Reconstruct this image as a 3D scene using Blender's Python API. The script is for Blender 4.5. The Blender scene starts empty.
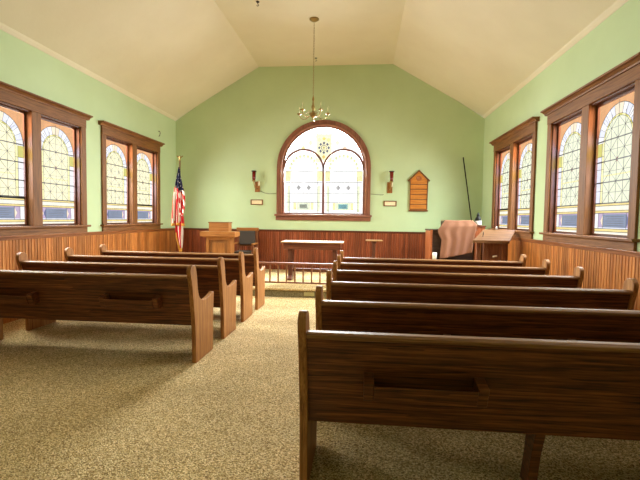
import bpy, bmesh, math, random
from mathutils import Vector, Matrix
random.seed(4)
PI = math.pi
scene = bpy.context.scene
col = scene.collection

# ------------------------------------------------------------------ dimensions (metres)
H = 1.45                       # eye height
D = 10.36                      # back wall
XL, XR = -4.70, 2.80           # side walls
YR = -3.2                      # rear wall behind the camera
ZE, ZC = 3.876, 5.125          # eaves, flat ceiling
XC = (XL + XR) / 2
XB1, XB2 = XC - 1.625, XC + 1.605
HR = 1.16                      # wainscot height
PZ, PY = 0.17, 7.62            # platform height, platform front
BW = .055                      # beadboard width
WT = 0.09                      # wall thickness

# ------------------------------------------------------------------ materials
def srgb(r, g, b):
    f = lambda c: (c/255/12.92) if c/255 <= .04045 else ((c/255+.055)/1.055)**2.4
    return (f(r), f(g), f(b), 1)

def new_mat(name):
    m = bpy.data.materials.new(name); m.use_nodes = True
    nt = m.node_tree; nt.nodes.clear()
    out = nt.nodes.new('ShaderNodeOutputMaterial')
    return m, nt, out

def N(nt, t, **kw):
    n = nt.nodes.new(t)
    for k, v in kw.items():
        if k in n.inputs: n.inputs[k].default_value = v
        else: setattr(n, k, v)
    return n

def ramp(nt, stops):
    r = nt.nodes.new('ShaderNodeValToRGB')
    e = r.color_ramp.elements
    e[0].position, e[0].color = stops[0]
    e[1].position, e[1].color = stops[1]
    for p, c in stops[2:]:
        x = e.new(p); x.color = c
    return r

def plain(name, c, rough=.5, metal=0, spec=.5, var=.08, scale=12):
    m, nt, out = new_mat(name)
    b = N(nt, 'ShaderNodeBsdfPrincipled', Roughness=rough, Metallic=metal)
    b.inputs['Specular IOR Level'].default_value = spec
    tc = N(nt, 'ShaderNodeTexCoord'); no = N(nt, 'ShaderNodeTexNoise', Scale=scale, Detail=4.0)
    nt.links.new(tc.outputs['Object'], no.inputs['Vector'])
    d = tuple(max(0, x*(1-var)) for x in c[:3])+(1,); l = tuple(min(1, x*(1+var)) for x in c[:3])+(1,)
    r = ramp(nt, [(.3, d), (.7, l)])
    nt.links.new(no.outputs['Fac'], r.inputs['Fac'])
    nt.links.new(r.outputs['Color'], b.inputs['Base Color'])
    nt.links.new(b.outputs['BSDF'], out.inputs['Surface'])
    return m

def wood(name, dark, mid, light, axis='x', rough=.38, s=1.0, boards=None, spec=.4, cath=0):
    m, nt, out = new_mat(name)
    b = N(nt, 'ShaderNodeBsdfPrincipled', Roughness=rough)
    b.inputs['Specular IOR Level'].default_value = spec
    tc = N(nt, 'ShaderNodeTexCoord')
    mp = N(nt, 'ShaderNodeMapping')
    sc = {'x': (1.3, 26, 26), 'y': (26, 1.3, 26), 'z': (26, 26, 1.3)}[axis]
    mp.inputs['Scale'].default_value = tuple(k*s for k in sc)
    nt.links.new(tc.outputs['Object'], mp.inputs['Vector'])
    n1 = N(nt, 'ShaderNodeTexNoise', Scale=1.0, Detail=5.0, Roughness=.6, Distortion=1.2)
    nt.links.new(mp.outputs['Vector'], n1.inputs['Vector'])
    mp2 = N(nt, 'ShaderNodeMapping')
    mp2.inputs['Scale'].default_value = tuple(k*s*(4 if k > 2 else 3) for k in sc)
    nt.links.new(tc.outputs['Object'], mp2.inputs['Vector'])
    n2 = N(nt, 'ShaderNodeTexNoise', Scale=1.0, Detail=3.0, Roughness=.7)
    nt.links.new(mp2.outputs['Vector'], n2.inputs['Vector'])
    mx = N(nt, 'ShaderNodeMath', operation='MULTIPLY_ADD'); mx.inputs[1].default_value = .52
    nt.links.new(n1.outputs['Fac'], mx.inputs[0])
    m2 = N(nt, 'ShaderNodeMath', operation='MULTIPLY'); m2.inputs[1].default_value = .48
    nt.links.new(n2.outputs['Fac'], m2.inputs[0]); nt.links.new(m2.outputs[0], mx.inputs[2])
    if cath:
        mp3 = N(nt, 'ShaderNodeMapping'); mp3.inputs['Scale'].default_value = (.55, 9, 9)
        nt.links.new(tc.outputs['Object'], mp3.inputs['Vector'])
        wv = N(nt, 'ShaderNodeTexWave', wave_type='BANDS', bands_direction='Z', wave_profile='SAW')
        wv.inputs['Scale'].default_value = .9; wv.inputs['Distortion'].default_value = 14; wv.inputs['Detail'].default_value = 3
        wv.inputs['Detail Scale'].default_value = 1.1; wv.inputs['Detail Roughness'].default_value = .55
        nt.links.new(mp3.outputs['Vector'], wv.inputs['Vector'])
        mw = N(nt, 'ShaderNodeMath', operation='MULTIPLY_ADD'); mw.inputs[1].default_value = cath; 
        nt.links.new(wv.outputs['Fac'], mw.inputs[0])
        ma = N(nt, 'ShaderNodeMath', operation='SUBTRACT'); ma.inputs[1].default_value = cath/2
        nt.links.new(mx.outputs[0], ma.inputs[0]); nt.links.new(ma.outputs[0], mw.inputs[2]); mx = mw
    r = ramp(nt, [(.34, dark), (.50, mid), (.66, light)])
    nt.links.new(mx.outputs[0], r.inputs['Fac'])
    cout = r.outputs['Color']
    if boards:                         # board to board colour difference
        ax, w = boards
        sx = N(nt, 'ShaderNodeSeparateXYZ'); nt.links.new(tc.outputs['Object'], sx.inputs[0])
        dv = N(nt, 'ShaderNodeMath', operation='DIVIDE'); dv.inputs[1].default_value = w
        nt.links.new(sx.outputs[ax], dv.inputs[0])
        fl = N(nt, 'ShaderNodeMath', operation='FLOOR'); nt.links.new(dv.outputs[0], fl.inputs[0])
        wn = N(nt, 'ShaderNodeTexWhiteNoise', noise_dimensions='1D'); nt.links.new(fl.outputs[0], wn.inputs['W'])
        hs = N(nt, 'ShaderNodeHueSaturation')
        mr = N(nt, 'ShaderNodeMapRange'); mr.inputs['To Min'].default_value = .72; mr.inputs['To Max'].default_value = 1.25
        nt.links.new(wn.outputs['Value'], mr.inputs['Value']); nt.links.new(mr.outputs['Result'], hs.inputs['Value'])
        nt.links.new(cout, hs.inputs['Color']); cout = hs.outputs['Color']
    nt.links.new(cout, b.inputs['Base Color'])
    bp = N(nt, 'ShaderNodeBump', Strength=.12, Distance=.004)
    nt.links.new(mx.outputs[0], bp.inputs['Height']); nt.links.new(bp.outputs['Normal'], b.inputs['Normal'])
    nt.links.new(b.outputs['BSDF'], out.inputs['Surface'])
    return m

def plaster(name, c, c2, scale=1.1, bump=.25):
    m, nt, out = new_mat(name)
    b = N(nt, 'ShaderNodeBsdfPrincipled', Roughness=.75)
    b.inputs['Specular IOR Level'].default_value = .25
    tc = N(nt, 'ShaderNodeTexCoord')
    n1 = N(nt, 'ShaderNodeTexNoise', Scale=scale, Detail=5.0, Roughness=.55)
    nt.links.new(tc.outputs['Object'], n1.inputs['Vector'])
    r = ramp(nt, [(.35, c2), (.65, c)])
    nt.links.new(n1.outputs['Fac'], r.inputs['Fac']); nt.links.new(r.outputs['Color'], b.inputs['Base Color'])
    n2 = N(nt, 'ShaderNodeTexNoise', Scale=2.2, Detail=6.0, Roughness=.6)
    nt.links.new(tc.outputs['Object'], n2.inputs['Vector'])
    bp = N(nt, 'ShaderNodeBump', Strength=bump, Distance=.02)
    nt.links.new(n2.outputs['Fac'], bp.inputs['Height']); nt.links.new(bp.outputs['Normal'], b.inputs['Normal'])
    nt.links.new(b.outputs['BSDF'], out.inputs['Surface'])
    return m

def carpet(name, dark, mid, light):
    m, nt, out = new_mat(name)
    b = N(nt, 'ShaderNodeBsdfPrincipled', Roughness=.95)
    b.inputs['Specular IOR Level'].default_value = .08
    tc = N(nt, 'ShaderNodeTexCoord')
    n1 = N(nt, 'ShaderNodeTexNoise', Scale=80.0, Detail=3.0, Roughness=.7)
    n2 = N(nt, 'ShaderNodeTexNoise', Scale=1.6, Detail=4.0, Roughness=.6)
    for n in (n1, n2): nt.links.new(tc.outputs['Object'], n.inputs['Vector'])
    r = ramp(nt, [(.22, dark), (.48, mid), (.72, light)])
    vc = N(nt, 'ShaderNodeTexVoronoi', Scale=125.0); nt.links.new(tc.outputs['Object'], vc.inputs['Vector'])
    sp = N(nt, 'ShaderNodeSeparateColor'); nt.links.new(vc.outputs['Color'], sp.inputs[0])
    mm = N(nt, 'ShaderNodeMix', data_type='FLOAT'); mm.inputs['Factor'].default_value = .6
    nt.links.new(sp.outputs[0], mm.inputs[2]); nt.links.new(n1.outputs['Fac'], mm.inputs[3])
    nt.links.new(mm.outputs[0], r.inputs['Fac'])
    hs = N(nt, 'ShaderNodeHueSaturation')
    mr = N(nt, 'ShaderNodeMapRange'); mr.inputs['From Min'].default_value = .3; mr.inputs['From Max'].default_value = .7
    mr.inputs['To Min'].default_value = .86; mr.inputs['To Max'].default_value = 1.12
    nt.links.new(n2.outputs['Fac'], mr.inputs['Value']); nt.links.new(mr.outputs['Result'], hs.inputs['Value'])
    nt.links.new(r.outputs['Color'], hs.inputs['Color']); nt.links.new(hs.outputs['Color'], b.inputs['Base Color'])
    v = N(nt, 'ShaderNodeTexVoronoi', Scale=120.0); nt.links.new(tc.outputs['Object'], v.inputs['Vector'])
    bp = N(nt, 'ShaderNodeBump', Strength=.7, Distance=.012)
    nt.links.new(v.outputs['Distance'], bp.inputs['Height']); nt.links.new(bp.outputs['Normal'], b.inputs['Normal'])
    nt.links.new(b.outputs['BSDF'], out.inputs['Surface'])
    return m

def glass(name, c, streak=.10):
    """leaded opalescent glass: coloured light passes through it, a little surface sheen"""
    m, nt, out = new_mat(name)
    tc = N(nt, 'ShaderNodeTexCoord'); no = N(nt, 'ShaderNodeTexNoise', Scale=5.0, Detail=4.0, Distortion=1.5)
    nt.links.new(tc.outputs['Object'], no.inputs['Vector'])
    d = tuple(x*(1-streak) for x in c[:3])+(1,)
    r = ramp(nt, [(.35, d), (.65, c)])
    nt.links.new(no.outputs['Fac'], r.inputs['Fac'])
    t = N(nt, 'ShaderNodeBsdfTransparent'); nt.links.new(r.outputs['Color'], t.inputs['Color'])
    g = N(nt, 'ShaderNodeBsdfDiffuse')
    nt.links.new(r.outputs['Color'], g.inputs['Color'])
    mx = N(nt, 'ShaderNodeMixShader', Fac=.05)
    nt.links.new(t.outputs[0], mx.inputs[1]); nt.links.new(g.outputs[0], mx.inputs[2])
    nt.links.new(mx.outputs[0], out.inputs['Surface'])
    return m

M = {}
_m, _nt, _o = new_mat('clear_bulb_glass'); _t = N(_nt, 'ShaderNodeBsdfTransparent'); _g = N(_nt, 'ShaderNodeBsdfPrincipled', Roughness=.2)
_g.inputs['Base Color'].default_value = srgb(226, 220, 170); _x = N(_nt, 'ShaderNodeMixShader', Fac=.35)
_nt.links.new(_t.outputs[0], _x.inputs[1]); _nt.links.new(_g.outputs[0], _x.inputs[2]); _nt.links.new(_x.outputs[0], _o.inputs['Surface']); M['bulb'] = _m
M['green'] = plaster('green_plaster', srgb(196, 217, 176), srgb(190, 211, 168))
M['ceil'] = plaster('cream_plaster', srgb(233, 226, 202), srgb(226, 218, 192), .8, .35)
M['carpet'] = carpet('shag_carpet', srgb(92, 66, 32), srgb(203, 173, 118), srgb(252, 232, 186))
M['carpet_edge'] = carpet('carpet_riser_shaded', srgb(84, 74, 52), srgb(124, 112, 80), srgb(156, 142, 106))  # floor carpet darkened for the riser, its shadow put into the colour
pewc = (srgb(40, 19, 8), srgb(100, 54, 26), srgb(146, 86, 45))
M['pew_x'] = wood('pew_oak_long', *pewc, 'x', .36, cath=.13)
M['pew_z'] = wood('pew_oak_upright_lit', srgb(106, 63, 30), srgb(160, 106, 56), srgb(190, 138, 80), 'z', .5, spec=.3)  # paler than the pew backs: window light on the ends is in the colour
M['pew_rail'] = wood('pew_rail_worn', srgb(92, 56, 30), srgb(138, 94, 56), srgb(176, 132, 88), 'x', .52, spec=.2)
M['trim_y'] = wood('window_oak_y', srgb(86, 52, 24), srgb(128, 83, 44), srgb(152, 105, 60), 'y', .55, spec=.25)
M['trim_z'] = wood('window_oak_z', srgb(86, 52, 24), srgb(128, 83, 44), srgb(152, 105, 60), 'z', .55, spec=.25)
M['jamb'] = wood('dark_shaded_jamb', srgb(58, 28, 12), srgb(90, 46, 20), srgb(110, 60, 30), 'z', .4)  # darker than the casing: the shade of the window reveals is put into the colour
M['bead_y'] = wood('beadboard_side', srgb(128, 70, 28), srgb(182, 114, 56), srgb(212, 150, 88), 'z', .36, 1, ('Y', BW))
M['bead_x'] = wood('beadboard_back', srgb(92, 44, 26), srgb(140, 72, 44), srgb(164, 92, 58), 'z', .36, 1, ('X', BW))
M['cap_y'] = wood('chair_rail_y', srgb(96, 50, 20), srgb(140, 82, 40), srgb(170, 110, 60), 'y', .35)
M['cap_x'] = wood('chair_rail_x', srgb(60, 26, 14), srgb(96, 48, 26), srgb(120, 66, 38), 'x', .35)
M['arch'] = wood('arch_redwood', srgb(98, 57, 42), srgb(136, 87, 69), srgb(160, 109, 89), 'z', .32)
M['arch_x'] = wood('arch_redwood_x', srgb(98, 57, 42), srgb(136, 87, 69), srgb(160, 109, 89), 'x', .32)
M['arch_gloss'] = plain('arch_varnished_bead', srgb(150, 100, 80), .16, spec=.8)
M['mull'] = plain('arch_mullion_brown', srgb(112, 70, 62), .4)
M['oak_x'] = wood('golden_oak_x', srgb(116, 68, 28), srgb(156, 100, 48), srgb(182, 126, 68), 'x', .38)
M['oak_z'] = wood('golden_oak_z', srgb(116, 68, 28), srgb(152, 97, 47), srgb(176, 122, 66), 'z', .38)
M['table_x'] = wood('table_walnut_x', srgb(70, 36, 22), srgb(106, 60, 40), srgb(136, 84, 58), 'x', .3)
M['table_top'] = wood('table_top_worn', srgb(132, 94, 60), srgb(170, 132, 90), srgb(196, 160, 116), 'x', .35)
M['table_z'] = wood('table_walnut_z', srgb(60, 30, 20), srgb(92, 52, 36), srgb(118, 72, 50), 'z', .35)
M['rail_x'] = wood('altar_rail_x', srgb(88, 46, 32), srgb(130, 80, 60), srgb(160, 108, 84), 'x', .3)
M['rail_z'] = wood('altar_rail_z', srgb(96, 58, 38), srgb(136, 92, 62), srgb(164, 118, 84), 'z', .35)
M['organ_z'] = wood('organ_side', srgb(120, 60, 30), srgb(164, 92, 52), srgb(190, 118, 72), 'z', .38)
M['organ_dk'] = wood('organ_dark', srgb(44, 28, 22), srgb(66, 46, 36), srgb(86, 62, 50), 'x', .5)
M['desk_x'] = wood('desk_top', srgb(82, 50, 26), srgb(114, 76, 44), srgb(138, 98, 62), 'x', .7, spec=.2)
M['desk_z'] = wood('desk_leg', srgb(86, 46, 26), srgb(122, 72, 44), srgb(146, 94, 60), 'z', .4)
M['hymn'] = wood('hymn_board_oak', srgb(164, 92, 28), srgb(198, 124, 46), srgb(216, 148, 66), 'x', .4)
M['hymn_em'] = plain('hymn_emblem_brown', srgb(168, 98, 40), .5)
M['hymn_dk'] = plain('hymn_board_edge', srgb(120, 70, 28), .45)
M['grey_cush'] = plain('grey_upholstery', srgb(74, 66, 60), .85, var=.15, scale=60)
M['cloth'] = plain('dusty_pink_cloth', srgb(152, 108, 86), .9, spec=.1, var=.05, scale=5)
M['brass'] = plain('antique_brass', srgb(158, 134, 84), .34, 1.0)
M['black'] = plain('black_lacquer', srgb(20, 18, 16), .6, spec=.2)
M['iron'] = plain('dark_iron', srgb(46, 40, 34), .5)
M['lead'] = plain('lead_came', srgb(64, 61, 56), .6)
M['red_glass'] = plain('ruby_glass', srgb(110, 22, 14), .12)
M['ivory'] = plain('ivory', srgb(240, 230, 205), .5)
M['white'] = plain('white_paint', srgb(238, 236, 230), .5)
M['flag_red'] = plain('flag_red', srgb(176, 34, 38), .8, spec=.1)
M['flag_white'] = plain('flag_white', srgb(214, 202, 194), .8, spec=.1)
M['flag_blue'] = plain('flag_blue', srgb(22, 24, 48), .8, spec=.1)
M['gold'] = plain('gold_fringe', srgb(206, 150, 56), .7)
M['paper'] = plain('cream_paper', srgb(240, 222, 186), .7)
M['steel'] = plain('grey_wire', srgb(110, 112, 96), .4)
M['patch'] = plain('olive_patch', srgb(176, 166, 112), .5)

GC = {   # stained glass colours
    'cream': srgb(254, 248, 210), 'white': srgb(246, 246, 248), 'lilac': srgb(232, 234, 248), 'orange': srgb(226, 172, 126),
    'olive': srgb(212, 206, 124), 'amber': srgb(242, 222, 156), 'blue': srgb(140, 150, 172), 'purple': srgb(194, 176, 202),
    'peach': srgb(252, 232, 206), 'rose': srgb(206, 130, 134), 'pale': srgb(254, 246, 226), 'snow': srgb(255, 255, 255),
    'lemon': srgb(250, 244, 190), 'navy': srgb(116, 122, 158), 'grey': srgb(176, 176, 176), 'sky': srgb(180, 208, 228),
    'lime': srgb(240, 248, 214), 'cool': srgb(238, 242, 216)}
for k, v in list(GC.items()): M['g_'+k] = glass('glass_'+k, v)

# ------------------------------------------------------------------ mesh builder
class MB:
    def __init__(s, mp=None):
        s.bm = bmesh.new(); s.mats = []; s.mp = mp
    def mi(s, m):
        if m not in s.mats: s.mats.append(m)
        return s.mats.index(m)
    def v(s, p):
        p = Vector(p)
        return s.bm.verts.new(s.mp(p) if s.mp else p)
    def face(s, pts, m):
        vs = [s.v(p) for p in pts]
        f = s.bm.faces.new(vs); f.material_index = s.mi(m); return f
    def box(s, x0, x1, y0, y1, z0, z1, m):
        c = [s.v((x, y, z)) for x in (x0, x1) for y in (y0, y1) for z in (z0, z1)]
        k = s.mi(m)
        for q in ((0,1,3,2),(4,6,7,5),(0,4,5,1),(2,3,7,6),(0,2,6,4),(1,5,7,3)):
            s.bm.faces.new([c[i] for i in q]).material_index = k
        return s
    def hexa(s, lo, hi, m):
        """two quads (4 points each) joined to a solid"""
        a = [s.v(p) for p in lo]; b = [s.v(p) for p in hi]; k = s.mi(m)
        s.bm.faces.new(a[::-1]).material_index = k; s.bm.faces.new(b).material_index = k
        for i in range(4):
            j = (i+1) % 4
            s.bm.faces.new((a[i], a[j], b[j], b[i])).material_index = k
        return s
    def prism(s, pts, f0, f1, m):
        """pts 2D outline, f0/f1 map (u,v)->3D for the two ends"""
        a = [s.v(f0(*p)) for p in pts]; b = [s.v(f1(*p)) for p in pts]; k = s.mi(m)
        s.bm.faces.new(a[::-1]).material_index = k; s.bm.faces.new(b).material_index = k
        n = len(pts)
        for i in range(n):
            j = (i+1) % n
            s.bm.faces.new((a[i], a[j], b[j], b[i])).material_index = k
        return s
    def tube(s, pts, r, m, n=8, caps=True):
        pts = [Vector(p) for p in pts]; k = s.mi(m); rings = []
        rr = r if isinstance(r, (list, tuple)) else [r]*len(pts)
        for i, p in enumerate(pts):
            t = (pts[min(i+1, len(pts)-1)] - pts[max(i-1, 0)]).normalized()
            a = t.orthogonal().normalized() if i == 0 else (pa - t*pa.dot(t)).normalized()
            pa = a; b = t.cross(a)
            rings.append([s.v(p + (a*math.cos(q) + b*math.sin(q))*rr[i]) for q in [2*PI*j/n for j in range(n)]])
        for i in range(len(rings)-1):
            for j in range(n):
                f = s.bm.faces.new((rings[i][j], rings[i][(j+1) % n], rings[i+1][(j+1) % n], rings[i+1][j])); f.material_index = k; f.smooth = True
        if caps:
            s.bm.faces.new(rings[0][::-1]).material_index = k; s.bm.faces.new(rings[-1]).material_index = k
        return s
    def lathe(s, prof, c, m, n=20):
        """prof: (r, z) list; c: centre"""
        k = s.mi(m); rings = []
        for r, z in prof:
            if r < 1e-5: rings.append([s.v((c[0], c[1], c[2]+z))])
            else: rings.append([s.v((c[0]+r*math.cos(2*PI*j/n), c[1]+r*math.sin(2*PI*j/n), c[2]+z)) for j in range(n)])
        for a, b in zip(rings, rings[1:]):
            for j in range(n):
                j2 = (j+1) % n
                q = [a[j % len(a)], a[j2 % len(a)], b[j2 % len(b)], b[j % len(b)]]
                u = []
                for x in q:
                    if x not in u: u.append(x)
                if len(u) > 2:
                    f = s.bm.faces.new(u); f.material_index = k; f.smooth = True
        for R, rev in ((rings[0], True), (rings[-1], False)):
            if len(R) > 2: s.bm.faces.new(R[::-1] if rev else R).material_index = k
        return s
    def build(s, name, parent=None, bevel=0, seg=2, recalc=True):
        if recalc: bmesh.ops.recalc_face_normals(s.bm, faces=s.bm.faces)
        me = bpy.data.meshes.new(name); s.bm.to_mesh(me); s.bm.free()
        for m in s.mats: me.materials.append(M[m] if isinstance(m, str) else m)
        o = bpy.data.objects.new(name, me); col.objects.link(o)
        if parent: o.parent = parent
        if bevel:
            b = o.modifiers.new('edge', 'BEVEL'); b.width = bevel; b.segments = seg; b.limit_method = 'ANGLE'; b.angle_limit = .6
        return o

def tag(o, label=None, cat=None, group=None, kind=None):
    if label: o['label'] = label
    if cat: o['category'] = cat
    if group: o['group'] = group
    if kind: o['kind'] = kind
    return o

def empty(name, loc, label, cat, group=None, rz=0, kind=None):
    o = bpy.data.objects.new(name, None); col.objects.link(o)
    o.location = loc; o.rotation_euler = (0, 0, rz); o.empty_display_size = .1
    return tag(o, label, cat, group, kind)

def copy_tree(o, parent=None):
    c = o.copy(); col.objects.link(c)
    if parent: c.parent = parent
    for ch in list(o.children): copy_tree(ch, c)
    return c

def plate(name, outer, holes, thick, mapper, mat, parent=None):
    """flat plate with holes, filled by a 2D curve, turned into a mesh; mapper (u,v,w)->xyz"""
    cu = bpy.data.curves.new('tmp', 'CURVE'); cu.dimensions = '2D'; cu.fill_mode = 'BOTH'; cu.extrude = thick/2
    for loop in [outer]+holes:
        sp = cu.splines.new('POLY'); sp.points.add(len(loop)-1); sp.use_cyclic_u = True
        for p, q in zip(sp.points, loop): p.co = (q[0], q[1], 0, 1)
    ob = bpy.data.objects.new('tmp', cu); col.objects.link(ob)
    dg = bpy.context.evaluated_depsgraph_get(); dg.update()
    me = bpy.data.meshes.new_from_object(ob.evaluated_get(dg))
    bpy.data.objects.remove(ob); bpy.data.curves.remove(cu)
    me.name = name
    for v in me.vertices: v.co = mapper(v.co.x, v.co.y, v.co.z)
    me.materials.clear(); me.materials.append(M[mat])
    bm = bmesh.new(); bm.from_mesh(me); bmesh.ops.remove_doubles(bm, verts=bm.verts, dist=1e-5)
    bmesh.ops.recalc_face_normals(bm, faces=bm.faces); bm.to_mesh(me); bm.free()
    o = bpy.data.objects.new(name, me); col.objects.link(o)
    if parent: o.parent = parent
    return o

def arc(cx, cz, r, a0, a1, n):
    return [(cx+r*math.cos(a0+(a1-a0)*i/n), cz+r*math.sin(a0+(a1-a0)*i/n)) for i in range(n+1)]

# ------------------------------------------------------------------ the shell
WC = [8.37, 5.725, 3.08]           # window pair centres along each side wall
OPEN0, OPEN1 = .0875, .9775              # opening offsets from the pair centre
SZ, TZ = 1.285, 2.91                     # sill and head of the glazed openings

mb = MB(); mb.box(XL-WT, XR+WT, YR-WT, D+WT, -.12, 0, 'carpet')
tag(mb.build('floor'), 'beige shag carpet floor running down the aisle and under the pews', 'floor', kind='structure')
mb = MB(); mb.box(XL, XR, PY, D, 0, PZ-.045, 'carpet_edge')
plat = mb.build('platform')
tag(plat, 'low carpeted altar platform across the front of the church', 'platform', kind='structure')
mb = MB(); mb.box(XL, XR, PY-.03, D, PZ-.045, PZ, 'carpet')
mb.build('platform_carpet', plat, .012)

def side_wall(side):
    X = XL if side == 'left' else XR
    sg = -1 if side == 'left' else 1
    mp = lambda p: Vector((X + sg*p.x, p.y, p.z))      # p.x = depth into the wall, p.y along, p.z up
    mb = MB(mp)
    mb.box(0, WT, YR, D, 0, SZ, 'green'); mb.box(0, WT, YR, D, TZ, ZE+.25, 'green')
    ys = [YR]
    for c in sorted(WC): ys += [c-OPEN1, c+OPEN1]
    ys.append(D)
    for i in range(0, len(ys), 2): mb.box(0, WT, ys[i], ys[i+1], SZ, TZ, 'green')
    w = mb.build('wall_'+side)
    tag(w, 'pale green plaster wall ' + ('with two window pairs on the flag side' if side == 'left' else 'with two window pairs beside the slant-top desk'), 'wall', kind='structure')
    # beadboard wainscot with real grooves
    mb = MB(mp); y = 1.2; n = 0
    bw = BW
    prof = []
    y = YR
    while y < D-.001:
        y2 = min(y+bw, D)
        prof += [(-.004, y), (-.016, y+.006), (-.016, y2-.006)] if y2-y > .03 else [(-.016, y), (-.016, y2)]
        y = y2
    prof.append((-.010, D))
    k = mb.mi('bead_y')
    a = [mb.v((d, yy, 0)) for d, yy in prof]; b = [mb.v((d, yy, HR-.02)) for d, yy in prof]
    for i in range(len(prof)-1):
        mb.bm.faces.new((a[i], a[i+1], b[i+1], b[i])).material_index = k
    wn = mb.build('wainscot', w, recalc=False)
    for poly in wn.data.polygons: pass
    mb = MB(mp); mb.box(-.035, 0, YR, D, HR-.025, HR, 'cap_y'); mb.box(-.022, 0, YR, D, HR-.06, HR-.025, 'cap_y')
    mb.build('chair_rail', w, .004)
    mb = MB(mp)
    mb.prism([(0, ZE-.045), (-.012, ZE-.035), (-.035, ZE+.0), (-.045, ZE+.028), (0, ZE+.03)], lambda d, z: (d, YR, z), lambda d, z: (d, D, z), 'ceil')
    mb.build('cove', w)
    return mp
MPL = side_wall('left'); MPR = side_wall('right')

# ceiling: two slopes and a flat
prof = [(XL-WT, ZE-(ZC-ZE)/(XB1-XL)*WT), (XB1, ZC), (XB2, ZC), (XR+WT, ZE-(ZC-ZE)/(XR-XB2)*WT)]
up = [(x, z+.15) for x, z in prof]
mb = MB(); mb.prism(prof+up[::-1], lambda x, z: (x, YR-WT, z), lambda x, z: (x, D+WT, z), 'ceil')
tag(mb.build('ceiling'), 'cream plaster ceiling with two slopes and a flat middle', 'ceiling', kind='structure')

# back wall with the round-headed window opening
AX, AZ, AR, AS = XC-.01, 2.68, 1.0, 1.545          # centre x, spring z, glass radius, sill z
gable = [(XL-WT, -.1), (XR+WT, -.1), (XR+WT, ZE-.1), (XB2, ZC+.1), (XB1, ZC+.1), (XL-WT, ZE-.1)]
hole = [(AX-AR, AS)] + arc(AX, AZ, AR, PI, 0, 40) + [(AX+AR, AS)]
bw_ = plate('wall_back', gable, [hole], WT, lambda u, v, w: Vector((u, D+WT/2+w, v)), 'green')
tag(bw_, 'green gable wall behind the altar with the round-headed window', 'wall', kind='structure')
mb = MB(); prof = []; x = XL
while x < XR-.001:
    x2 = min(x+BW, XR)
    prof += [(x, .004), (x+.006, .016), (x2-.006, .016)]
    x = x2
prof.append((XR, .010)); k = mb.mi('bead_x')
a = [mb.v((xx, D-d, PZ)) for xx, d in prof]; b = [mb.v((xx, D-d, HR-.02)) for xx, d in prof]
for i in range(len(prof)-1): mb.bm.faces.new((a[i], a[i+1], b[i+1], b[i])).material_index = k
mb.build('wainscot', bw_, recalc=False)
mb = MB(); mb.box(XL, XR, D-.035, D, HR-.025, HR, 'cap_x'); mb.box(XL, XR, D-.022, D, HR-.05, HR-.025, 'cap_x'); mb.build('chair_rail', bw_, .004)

# rear wall (behind the camera)
rear = plate('wall_rear', gable, [], WT, lambda u, v, w: Vector((u, YR-WT/2+w, v)), 'green')
tag(rear, 'plain green rear wall behind the last pews', 'wall', kind='structure')

# ------------------------------------------------------------------ stained glass side windows
def strip(mb, p, q, w, m, n0, n1):
    """thin bar between two points (s, z) of the pane"""
    p, q = Vector(p), Vector(q); t = (q-p).normalized(); o = Vector((-t.y, t.x))*w/2
    pts = [p-o, q-o, q+o, p+o]
    mb.hexa([(n1, a.x, a.y) for a in pts], [(n0, a.x, a.y) for a in pts], m)

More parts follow.
